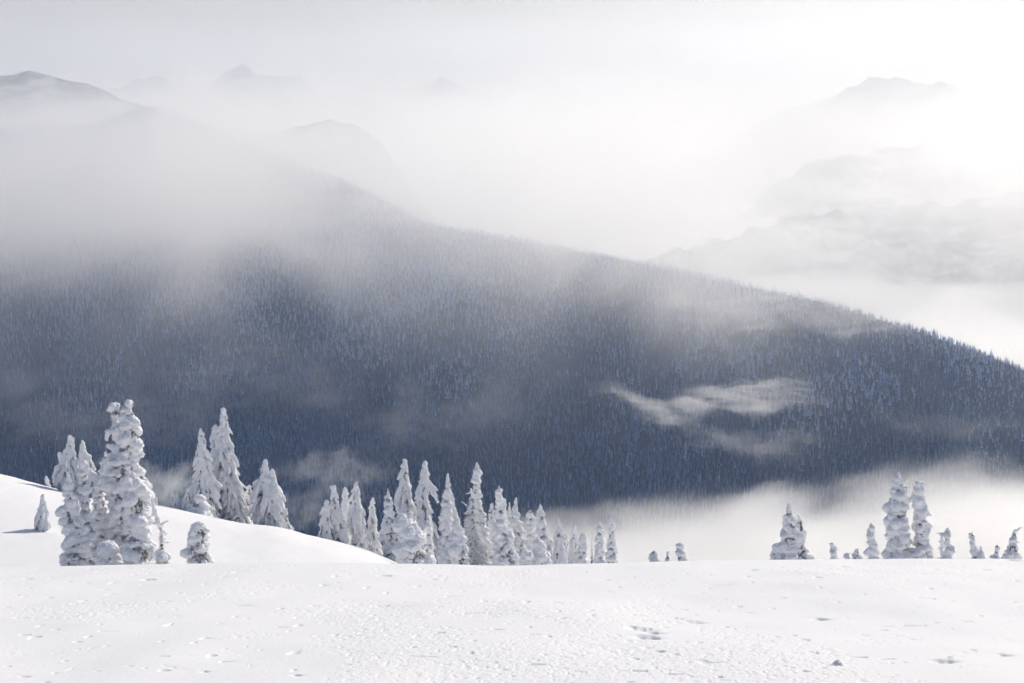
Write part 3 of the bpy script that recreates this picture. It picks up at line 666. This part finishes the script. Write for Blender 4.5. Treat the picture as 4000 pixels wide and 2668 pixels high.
tree('snowy_spruce', 'tall spruce with one long limb hanging out to the right', TR, GM, [c2([(293, 2150, 2184), (350, 2130, 2195), (450, 2106, 2205), (520, 2092, 2215), (580, 2086, 2225), (650, 2050, 2220), (740, 2060, 2215), (850, 2085, 2240), (950, 2070, 2290), (1100, 2060, 2330), (1400, 2060, 2380)])], D=151, style='drape', lump=.30, needles=2,
     extras=[e3(200, 480, 280, 560, 16, 12), e3(235, 560, 285, 680, 26, 14), e3(180, 500, 240, 600, 22)])
tree('snowy_spruce', 'slender low spruce in front of the one with the hanging limb', TR, GM, [c3([(815, 180, 198), (880, 166, 225), (1000, 150, 230), (1100, 156, 240), (1240, 160, 246), (1310, 160, 246)])], D=140, style='pad', lump=.22, needles=2)
tree('snow_ghost', 'large smooth snow-smothered bush in front of the middle row', 'mound', GM,
     [c2([(893, 1900, 1960), (930, 1872, 1994), (1000, 1848, 2050), (1060, 1860, 2110), (1120, 1868, 2140), (1200, 1862, 2165), (1300, 1855, 2180), (1420, 1880, 2200)]), c2([(1290, 2150, 2190), (1350, 2120, 2250), (1425, 2100, 2285)])], D=112, lump=.46, needles=.5, cover=1.2)
tree('snowy_spruce', 'narrow spruce with a pale spire, left of the hooded bush in the middle row', TR, GM, [c3([(388, 383, 398), (440, 370, 408), (520, 366, 420), (600, 338, 420), (700, 318, 425), (800, 306, 430), (900, 292, 435), (1000, 305, 436), (1100, 300, 440), (1310, 282, 440)])], D=148, style='pad', lump=.26, needles=1.8)
tree('snowy_spruce', 'spruce leaning out to the right behind the pale spire', TR, GM, [c3([(560, 400, 425), (650, 395, 455), (750, 395, 465), (850, 400, 510), (910, 395, 525), (1000, 400, 520), (1310, 400, 520)])], D=153, style='drape', lump=.28, needles=1.8)
tree('snow_ghost', 'hooded bluish snow figure with a side knob in the middle row', TR, GM, [c3([(897, 465, 515), (940, 440, 528), (1000, 442, 530), (1080, 412, 560), (1200, 402, 603), (1310, 402, 600)])], D=108, lump=.36, needles=.6, cover=1.15, extras=[e3(520, 950, 548, 950, 12)])
tree('snowy_spruce', 'tallest spruce of the middle row, a long tiered spire', TR, GM, [c3([(280, 676, 694), (310, 668, 705), (345, 655, 720), (380, 642, 726), (415, 658, 712), (450, 652, 718), (520, 640, 724), (600, 640, 728), (670, 650, 726), (740, 660, 738), (800, 650, 775), (870, 650, 795), (1000, 650, 800), (1310, 660, 830)])], D=152, style='pad', lump=.26, needles=1.8)
tree('snowy_spruce', 'ragged spruce with bare feathery lower boughs in front of the tallest spire', TR, GM, [c3([(545, 618, 635), (600, 604, 655), (640, 600, 670), (700, 588, 690), (780, 572, 700), (860, 558, 705), (920, 562, 718), (980, 550, 735)]), c3([(900, 560, 720), (1000, 550, 740), (1100, 585, 770), (1200, 590, 790), (1310, 590, 810)])], D=147, style='twig', lump=.26, needles=1.2, cover=1.3,
     extras=[e3(605, 590, 575, 600, 8, 5), e3(580, 710, 535, 675, 8, 6), e3(590, 800, 550, 800, 10, 6)])
tree('snowy_spruce', 'short knobbly tree right of the tallest spire', TR, GM, [c3([(700, 822, 855), (730, 818, 858), (760, 812, 850), (790, 800, 873), (840, 810, 868), (870, 800, 872), (950, 795, 880), (1050, 790, 880), (1310, 780, 880)])], D=156, style='pad', lump=.30)
tree('snowy_spruce', 'wide dense spruce with a star-like top, centre of the middle row', TR, GM, [c3([(522, 905, 918), (545, 895, 925), (568, 876, 942), (600, 890, 940), (640, 884, 945), (700, 876, 952), (800, 872, 975), (900, 862, 1000), (1000, 852, 1050), (1100, 850, 1078), (1200, 848, 1095), (1310, 846, 1110)]), c3([(660, 955, 985), (720, 945, 990), (800, 940, 985)])], D=145, style='pad', lump=.25, needles=2.4)
tree('snowy_spruce', 'thin spindly top rising behind the wide star-topped spruce', TR, GM, [c3([(685, 1012, 1028), (730, 1008, 1030), (770, 996, 1036), (850, 986, 1052), (950, 990, 1060), (1310, 990, 1080)])], D=155, style='pad', lump=.20)
tree('snowy_spruce', 'blunt spruce with a long right shoulder, right of the star-topped one', TR, GM, [c3([(638, 1078, 1096), (680, 1060, 1100), (780, 1046, 1106), (870, 1046, 1130), (950, 1050, 1155), (1000, 1052, 1168), (1100, 1065, 1172), (1200, 1070, 1172), (1310, 1070, 1180)])], D=150, style='pad', lump=.27, needles=1.8)
tree('snowy_spruce', 'flat-topped spruce in the right half of the middle row', TR, GM, [c3([(770, 1208, 1252), (800, 1200, 1262), (850, 1192, 1286), (950, 1186, 1290), (1050, 1190, 1290), (1200, 1186, 1290), (1310, 1186, 1290)])], D=152, style='pad', lump=.24, needles=2)
tree('snowy_spruce', 'neat pointed spruce right of the flat-topped one', TR, GM, [c3([(703, 1330, 1340), (740, 1315, 1358), (780, 1305, 1370), (830, 1296, 1382), (930, 1292, 1398), (1030, 1292, 1420), (1150, 1300, 1440), (1310, 1300, 1450)])], D=150, style='pad', lump=.24, needles=1.8)
tree('snow_ghost', 'low cone of smooth snow below the flat-topped spruce', TR, GM, [c3([(1158, 1160, 1192), (1200, 1135, 1215), (1260, 1122, 1240), (1310, 1118, 1256)])], D=105, lump=.34, needles=.4, cover=1.2)
tree('snow_ghost', 'bluish snow-smothered tree in front of the neat pointed spruce', TR, GM, [c3([(1058, 1292, 1330), (1100, 1282, 1340), (1135, 1270, 1362), (1200, 1265, 1410), (1260, 1265, 1430), (1310, 1266, 1448)])], D=106, lump=.34, needles=.4, cover=1.2)
tree('snow_sapling', 'small pale sapling between the neat spruce and the dark-sided pair', TR, GM, [c3([(1048, 1428, 1446), (1100, 1420, 1458), (1200, 1418, 1462), (1310, 1420, 1470)])], D=150, lump=.2)
tree('snowy_spruce', 'spruce with long hanging boughs and dark gaps, right end group', TR, GM, [c3([(858, 1516, 1534), (900, 1506, 1540), (1000, 1486, 1560), (1100, 1472, 1588), (1200, 1458, 1600), (1310, 1450, 1610)])], D=148, style='drape', lump=.26, needles=2.6)
tree('snowy_spruce', 'slighter spruce leaning on the one with hanging boughs', TR, GM, [c3([(952, 1574, 1588), (1000, 1565, 1600), (1080, 1560, 1620), (1200, 1570, 1625), (1310, 1570, 1630)])], D=152, style='drape', lump=.24, needles=2)
tree('snow_ghost', 'egg-shaped small snow lump at the foot of the right end group', 'mound', GM, [c3([(1250, 1580, 1605), (1280, 1568, 1618), (1312, 1564, 1622)])], D=100, lump=.24, needles=0)
tree('snowy_spruce', 'dark-bellied spruce with a slim white tip near the right end of the middle row', TR, GM, [c3([(918, 1684, 1700), (960, 1670, 1706), (1050, 1642, 1718), (1150, 1615, 1720), (1310, 1618, 1725)])], D=150, style='drape', lump=.26, needles=3)
tree('snowy_spruce', 'stubby rounded spruce beside the dark-bellied one', TR, GM, [c3([(1013, 1755, 1778), (1050, 1736, 1800), (1150, 1718, 1808), (1240, 1695, 1815), (1310, 1682, 1820)])], D=148, style='pad', lump=.25, needles=1.4)
tree('snowy_spruce', 'faint wispy sapling against the fog in the middle row', TR, GM, [c3([(930, 1853, 1861), (1000, 1848, 1866), (1100, 1846, 1870), (1200, 1842, 1874), (1310, 1838, 1880)])], D=150, style='twig', lump=.16, needles=.5)
tree('snowy_spruce', 'second to last pillar-like spruce at the right end of the middle row', TR, GM, [c3([(878, 1932, 1946), (930, 1920, 1960), (1050, 1902, 1978), (1200, 1886, 1984), (1310, 1880, 1990)])], D=147, style='pad', lump=.22, needles=2.2)
tree('snowy_spruce', 'last pillar-like spruce at the right end of the middle row', TR, GM, [c3([(853, 2046, 2066), (900, 2034, 2084), (1000, 2022, 2094), (1100, 2012, 2108), (1310, 2002, 2122)])], D=147, style='pad', lump=.23, needles=2.2)
# ---- right crest
tree('snow_ghost', 'low snow-buried bush alone on the crest right of the middle row', 'mound', GR, [c4([(1087, 375, 430), (1110, 345, 455), (1165, 332, 488)])], D=66, lump=.2, needles=.5)
tree('snow_sapling', 'tiny cone-shaped tree beside the low buried bush on the crest', TR, GR, [c4([(1056, 541, 546), (1080, 534, 552), (1120, 522, 566), (1158, 516, 574)])], D=66, lump=.09)
tree('snow_ghost', 'small top-heavy tree with a flat wind-blown cap on the crest', TR, GR, [c4([(985, 665, 700), (1005, 628, 703), (1040, 650, 688), (1060, 640, 700), (1100, 630, 722), (1155, 645, 735)])], D=66, lump=.13, extras=[e4(630, 1000, 700, 985, 12, 12)])
tree('snowy_fir', 'stout many-headed snow tree alone between the middle row and the tall pair', TR, 'large snow trees on the right',
     [c4([(562, 1772, 1792), (590, 1758, 1808), (640, 1750, 1810), (690, 1732, 1830), (730, 1722, 1860), (790, 1730, 1860), (850, 1695, 1870), (950, 1688, 1880), (1050, 1690, 1900), (1135, 1690, 1940)]),
      c4([(718, 1876, 1905), (760, 1860, 1920), (810, 1840, 1940), (880, 1830, 1972), (950, 1840, 1965), (1040, 1850, 1950), (1135, 1850, 1960)]),
      c4([(990, 1640, 1690), (1040, 1615, 1720), (1135, 1592, 1740)]), c4([(1060, 1890, 1940), (1090, 1860, 1990), (1135, 1850, 2018)])], D=80, lump=.24, vox=.036, needles=1.8,
     extras=[e4(1740, 690, 1718, 770, 20, 12), e4(1830, 700, 1855, 730, 22, 16), e4(1860, 850, 1870, 900, 45, 55)])
tree('snow_sapling', 'small crooked tree with a tilted top, first right of the stout many-headed tree', TR, GR, [c5([(1090, 118, 150), (1115, 118, 175), (1140, 140, 195), (1170, 122, 218), (1200, 130, 195), (1230, 135, 205), (1268, 125, 210)])], D=66, lump=.10)
tree('snow_sapling', 'tiny bird-shaped snow bush on the crest', TR, GR, [c5([(1210, 322, 346), (1228, 278, 345), (1245, 300, 348), (1268, 310, 352)])], D=64, lump=.08, needles=.5)
tree('snow_sapling', 'tiny round-shouldered snow bush beside the bird-shaped one', TR, GR, [c5([(1160, 428, 446), (1190, 402, 466), (1225, 385, 472), (1268, 382, 482)])], D=64, lump=.10, needles=.5)
tree('snowy_fir', 'medium tree with tattered left side, left of the tall pair on the right', TR, GR, [c5([(865, 585, 602), (890, 578, 625), (925, 570, 640), (945, 548, 630), (1000, 545, 630), (1030, 575, 635), (1060, 568, 640), (1130, 556, 660), (1200, 542, 682), (1270, 538, 698)])], D=72, lump=.15, needles=1.4)
tree('snowy_fir', 'taller fir of the right pair, stacked snow knobs down to a wide foot', TR, 'large snow trees on the right',
     [c5([(292, 888, 925), (312, 872, 943), (345, 878, 932), (365, 880, 945), (385, 840, 972), (410, 868, 945), (440, 850, 990), (480, 825, 1015), (540, 822, 1015), (600, 805, 1018), (660, 795, 1020), (750, 765, 1050), (870, 750, 1042), (970, 768, 1045), (1070, 778, 1060), (1170, 740, 1080), (1270, 718, 1095)])], D=82, lump=.22, vox=.036, needles=1.6,
     extras=[e5(850, 385, 840, 385, 16), e5(965, 385, 970, 388, 14), e5(980, 440, 992, 440, 14), e5(830, 478, 812, 480, 14, 10), e5(990, 490, 1030, 480, 14, 11), e5(870, 850, 900, 920, 55, 45), e5(960, 560, 960, 620, 50, 45)])
tree('snowy_fir', 'round-headed slimmer fir of the right pair, with a brown needle patch', TR, 'large snow trees on the right',
     [c5([(387, 1100, 1150), (415, 1092, 1165), (450, 1078, 1212), (480, 1085, 1200), (520, 1098, 1190), (560, 1060, 1235), (640, 1060, 1215), (700, 1072, 1235), (745, 1105, 1235), (800, 1105, 1215), (870, 1075, 1285), (930, 1072, 1285), (1000, 1080, 1240), (1080, 1090, 1290), (1170, 1085, 1320), (1270, 1060, 1318)])], D=82, lump=.20, vox=.036, needles=2.2,
     extras=[e5(1120, 400, 1125, 410, 34), e5(1180, 430, 1190, 455, 28, 24), e5(1100, 455, 1090, 470, 22), e5(1210, 680, 1225, 705, 26, 20), e5(1220, 745, 1268, 762, 12, 18), e5(1250, 870, 1275, 890, 26, 22)])
tree('snowy_fir', 'wind-torn tree with a flag-like arm pointing left, just right of the tall pair', TR, GR, [c5([(920, 1465, 1490), (950, 1440, 1500), (1000, 1435, 1505), (1060, 1440, 1500), (1120, 1445, 1520), (1170, 1450, 1548), (1220, 1420, 1530), (1270, 1350, 1560)])], D=72, lump=.14,
     extras=[e5(1440, 985, 1355, 980, 16, 10), e5(1400, 1000, 1405, 1240, 14, 18), e5(1380, 1080, 1440, 1075, 12), e5(1375, 1150, 1440, 1140, 12), e5(1440, 1200, 1400, 1230, 14)])
tree('snow_sapling', 'thin serpentine tree leaning left near the right end of the crest', TR, GR, [c5([(972, 1740, 1768), (1000, 1722, 1776), (1040, 1738, 1778), (1080, 1735, 1790), (1140, 1742, 1800), (1200, 1740, 1815), (1270, 1760, 1825)])], D=68, lump=.10, needles=.6, extras=[e5(1760, 1135, 1728, 1142, 9, 6), e5(1770, 1200, 1732, 1200, 9, 7)])
tree('snow_sapling', 'little cone tree touching the right side of the serpentine one', TR, GR, [c5([(1128, 1850, 1858), (1160, 1838, 1870), (1200, 1822, 1884), (1270, 1815, 1900)])], D=68, lump=.11, needles=.5)
tree('snow_sapling', 'small T-headed snow tree alone near the right edge', TR, GR, [c5([(1125, 2025, 2050), (1142, 2008, 2074), (1160, 2022, 2058), (1200, 2016, 2056), (1235, 1995, 2065), (1270, 1968, 2080)])], D=68, lump=.09, needles=.5)
tree('snowy_fir', 'bent tree with its top bowing to the right, the last at the right edge', TR, GR, [c5([(1000, 2215, 2262), (1050, 2195, 2280), (1080, 2195, 2260), (1130, 2160, 2280), (1190, 2150, 2300), (1270, 2105, 2305)])], D=72, lump=.13, extras=[e5(2240, 1000, 2260, 950, 22, 20), e5(2265, 955, 2320, 915, 18, 13), e5(2250, 1060, 2288, 1070, 12, 8)])


# ------------------------------------------------------------------ haze and fog
def vol_mat(name, density, aniso, colr, rate, het=True):
    m = bpy.data.materials.new(name); m.use_nodes = True; nt = m.node_tree; nt.nodes.clear(); n = NT(nt)
    o = n.new('ShaderNodeOutputMaterial'); v = n.new('ShaderNodeVolumePrincipled')
    v.inputs['Color'].default_value = colr; v.inputs['Anisotropy'].default_value = aniso
    n.put(v.inputs['Density'], density(n) if het else density)
    nt.links.new(v.outputs[0], o.inputs['Volume'])
    m.cycles.homogeneous_volume = not het; m.cycles.volume_step_rate = rate
    return m
def box(name, lo, hi, mat, label, cat):
    V = [(x, y, z) for x in (lo[0], hi[0]) for y in (lo[1], hi[1]) for z in (lo[2], hi[2])]
    F = [(0, 1, 3, 2), (4, 6, 7, 5), (0, 4, 5, 1), (2, 3, 7, 6), (0, 2, 6, 4), (1, 5, 7, 3)]
    me = bpy.data.meshes.new(name); me.from_pydata(V, [], F); o = link(name, me, [mat], smooth=False)
    return tag(o, label, cat, kind='stuff')

haze_m = vol_mat('haze_air', 1.9e-5, .4, (.72, .85, 1.0, 1), 1, False)
box('haze', (-36000, -300, -1362), (36000, 40000, 900), haze_m, 'pale blue winter haze filling the whole valley', 'haze')

def km(n):
    p = pos(n); s = n.new('ShaderNodeSeparateXYZ'); n.put(s.inputs[0], p); return p, s.outputs[0], s.outputs[1], s.outputs[2]
def upper(n):
    p, x, y, z = km(n)
    nzv = n.noise(n.mapping(p, (1/700, 1/1000, 1/560), rot=(0, R(-20), 0)), 1.5, 6, .64, .8)
    iR = [int(np.argmin(abs(ridge[:, 0]-k))) for k in (800, 3800)]
    (xa, ya, za), (xb, yb, zb_) = RP[iR[0]], RP[iR[1]]
    ry_ = n.m('ADD', n.m('MULTIPLY', x, (yb-ya)/(xb-xa)), ya - xa*(yb-ya)/(xb-xa))
    # the underside of the fog sinks gently towards the mountainside
    q = n.m('ADD', n.m('ADD', z, n.m('MULTIPLY', y, .100)), n.m('MULTIPLY', x, .055))
    q = n.m('ADD', q, n.m('MULTIPLY', n.m('SUBTRACT', nzv, .5), 900.0))
    d = n.m('MULTIPLY', n.m('ADD', n.m('MULTIPLY', n.mr(q, -150.0, 190.0), .84), n.m('MULTIPLY', n.mr(q, -480.0, -60.0), .12)), n.mr(x, 1100.0, -1400.0, .80, 1.85))
    topf = n.mr(n.m('ADD', z, n.m('MULTIPLY', n.m('SUBTRACT', nzv, .5), -500.0)), -190.0, 60.0, 1.0, 0.0)
    ends = n.m('MULTIPLY', n.mr(y, 3400.0, 4200.0), n.mr(n.m('SUBTRACT', y, ry_), 0.0, 700.0, 1.0, 0.0))
    return n.m('MULTIPLY', n.m('MULTIPLY', n.m('MULTIPLY', d, n.mr(nzv, .34, .62, .35, 1.35)), 7.0e-4), n.m('MULTIPLY', topf, ends))
um = vol_mat('hanging_fog_air', upper, .65, (1, 1, 1, 1), .26)
box('hanging_fog', (-3600, 3400, -1000), (2200, 7800, 130), um, 'bright hanging fog hiding the upper forest slopes', 'fog')

def sea(n):
    p, x, y, z = km(n)
    nzv = n.noise(n.mapping(p, (1/1000, 1/1600, 1/900)), .9, 4, .58, .2)
    h = n.m('ADD', n.m('SUBTRACT', -790.0, z), n.m('MULTIPLY', n.m('SUBTRACT', nzv, .5), 380.0))
    return n.m('MULTIPLY', n.mr(h, -20.0, 90.0), .008)
sm = vol_mat('cloud_sea_air', sea, .6, (1, 1, 1, 1), .18)
box('cloud_sea', (-9000, 5600, -1358), (9000, 24000, -560), sm, 'bright sea of cloud filling the valley behind the forested ridge', 'clouds')

def far_mist(n):
    p, x, y, z = km(n)
    nzv = n.noise(n.mapping(p, (1/3000, 1/3000, 1/700)), 1.2, 5, .6, .4)
    nl = n.noise(n.mapping(p, (1/2200, 1/2600, 1/260)), 1.0, 5, .58, .5)
    prof = n.mr(z, -350.0, 180.0, 1.0, .38)
    d = n.m('ADD', n.m('MULTIPLY', n.mr(nzv, .22, .72), 4.2e-4), n.m('MULTIPLY', n.m('MULTIPLY', n.mr(nl, .48, .64), n.mr(z, 0.0, -420.0)), 6.0e-4))
    d = n.m('MULTIPLY', n.m('MULTIPLY', d, prof), n.mr(x, -1500.0, 3200.0, .62, 1.6))
    return n.m('MULTIPLY', d, n.mr(z, 500.0, 860.0, 1.0, 0.0))
fm = vol_mat('far_mist_air', far_mist, .5, (.955, .95, .95, 1), .25)
box('far_mist', (-9000, 7300, -1359), (9000, 24500, 870), fm, 'thin drifting mist between the distant mountains', 'mist')

def valley(n):
    p, x, y, z = km(n)
    nzv = n.noise(n.mapping(p, (1/620, 1/900, 1/330)), 1.6, 6, .6, .5)
    # the bank swells up in the middle of the valley and is higher to the right
    tx = n.m('MINIMUM', n.m('ADD', n.m('MULTIPLY', x, .34), -758.0), n.m('ADD', n.m('MULTIPLY', x, .10), -752.0))
    far = n.m('POWER', n.m('DIVIDE', n.m('SUBTRACT', y, 3000.0), 1000.0), 2.0)
    top = n.m('SUBTRACT', tx, n.m('MULTIPLY', far, 230.0))
    h = n.m('ADD', n.m('SUBTRACT', top, z), n.m('MULTIPLY', n.m('SUBTRACT', nzv, .5), 330.0))
    return n.m('MULTIPLY', n.mr(h, -30.0, 110.0), .0078)
vm = vol_mat('valley_fog_air', valley, .6, (1, 1, 1, 1), .3)
box('valley_fog', (-1700, 1700, -1357), (2300, 4600, -520), vm, 'pale fog bank lying in the valley at the foot of the forest', 'fog')

def hill_hit(px, py):
    for Y in np.arange(3800, 7500, 10.0):
        q = P(px, py, Y)
        if q[2] < float(hill_z(np.array(q[0]), np.array(q[1]))): return Y
    return 6000.0
def wisp(label, px, py, rx, rz, dens, off=260, ry=230, lo=.42, hi=.66, tilt=0, sc_=1.0):
    Y = hill_hit(px, py) - off; c = P(px, py, Y); k = Y/FPX; rx *= k*1.25; rz *= k*1.35
    rot = (0, -math.atan(tilt), 0)
    def den(n):
        o = objco(n)
        bend = n.m('MULTIPLY', n.m('SUBTRACT', n.noise(n.mapping(o, (1/(rx*.75), 1/600, 1/(rz*6)), loc=(px*.01, 0, py*.01)), 1.0, 4, .6), .5), rz*4.5)
        cb = n.new('ShaderNodeCombineXYZ'); n.put(cb.inputs[2], bend)
        ad = n.new('ShaderNodeVectorMath', operation='ADD'); n.put(ad.inputs[0], o); n.put(ad.inputs[1], cb.outputs[0])
        e = n.new('ShaderNodeVectorMath', operation='LENGTH'); n.put(e.inputs[0], n.mapping(ad.outputs[0], (1/rx, 1/ry, 1/rz)))
        env = n.mr(e.outputs['Value'], .25, 1.0, 1.0, 0.0)
        nv = n.noise(n.mapping(o, (sc_/(rx*.24), sc_/220, sc_/(rz*.30)), loc=(px*.013, py*.017, 0)), 1.0, 5, .6, 1.6)
        return n.m('MULTIPLY', n.mr(n.m('ADD', nv, n.m('MULTIPLY', n.m('SUBTRACT', env, 1.0), .42)), lo, hi), n.m('MULTIPLY', env, dens))
    m = vol_mat('drifting_mist_air', den, .6, (1, 1, 1, 1), .75*450/((rx+ry+rz)*2/3))
    o = box('mist_wisp', (-rx, -ry, -rz*1.9), (rx, ry, rz*1.9), m, label, 'mist'); o.location = c; o.rotation_euler = rot
    return o
wisp('brightest long wisp of mist crossing the dark forest right of centre', 2790, 1575, 760, 95, .013, off=700, lo=.37, hi=.72, tilt=-.03)
wisp('fainter torn wisp below the bright one', 2950, 1705, 520, 75, .0045, off=700, lo=.38, hi=.68)
wisp('smoky blue mist spread over the lower left forest', 700, 1640, 1200, 260, .0026, off=110, ry=170, lo=.28, hi=.66)
wisp('smoky mist in the hollow at the centre of the forest', 1750, 1680, 620, 220, .0024, off=110, ry=170, lo=.28, hi=.66)
wisp('bright puff of fog low behind the tallest left tree', 620, 1900, 420, 110, .010, off=1500, lo=.36, hi=.6)
wisp('thin streak of mist above the broad spruce', 1300, 1820, 420, 70, .005, off=900, lo=.38, hi=.62)
wisp('low puff of fog behind the gap in the shoulder trees', 1250, 1960, 420, 80, .003, off=1300, lo=.36, hi=.62)
wisp('veil of mist lying across the right part of the ridge', 3050, 1190, 760, 140, .0045, lo=.26, hi=.64)
wisp('mist spilling over the ridge at the far right', 3650, 1310, 800, 130, .0045, lo=.26, hi=.64)
wisp('very faint veil over the dark forest at the far right', 3700, 1660, 600, 90, .0015)
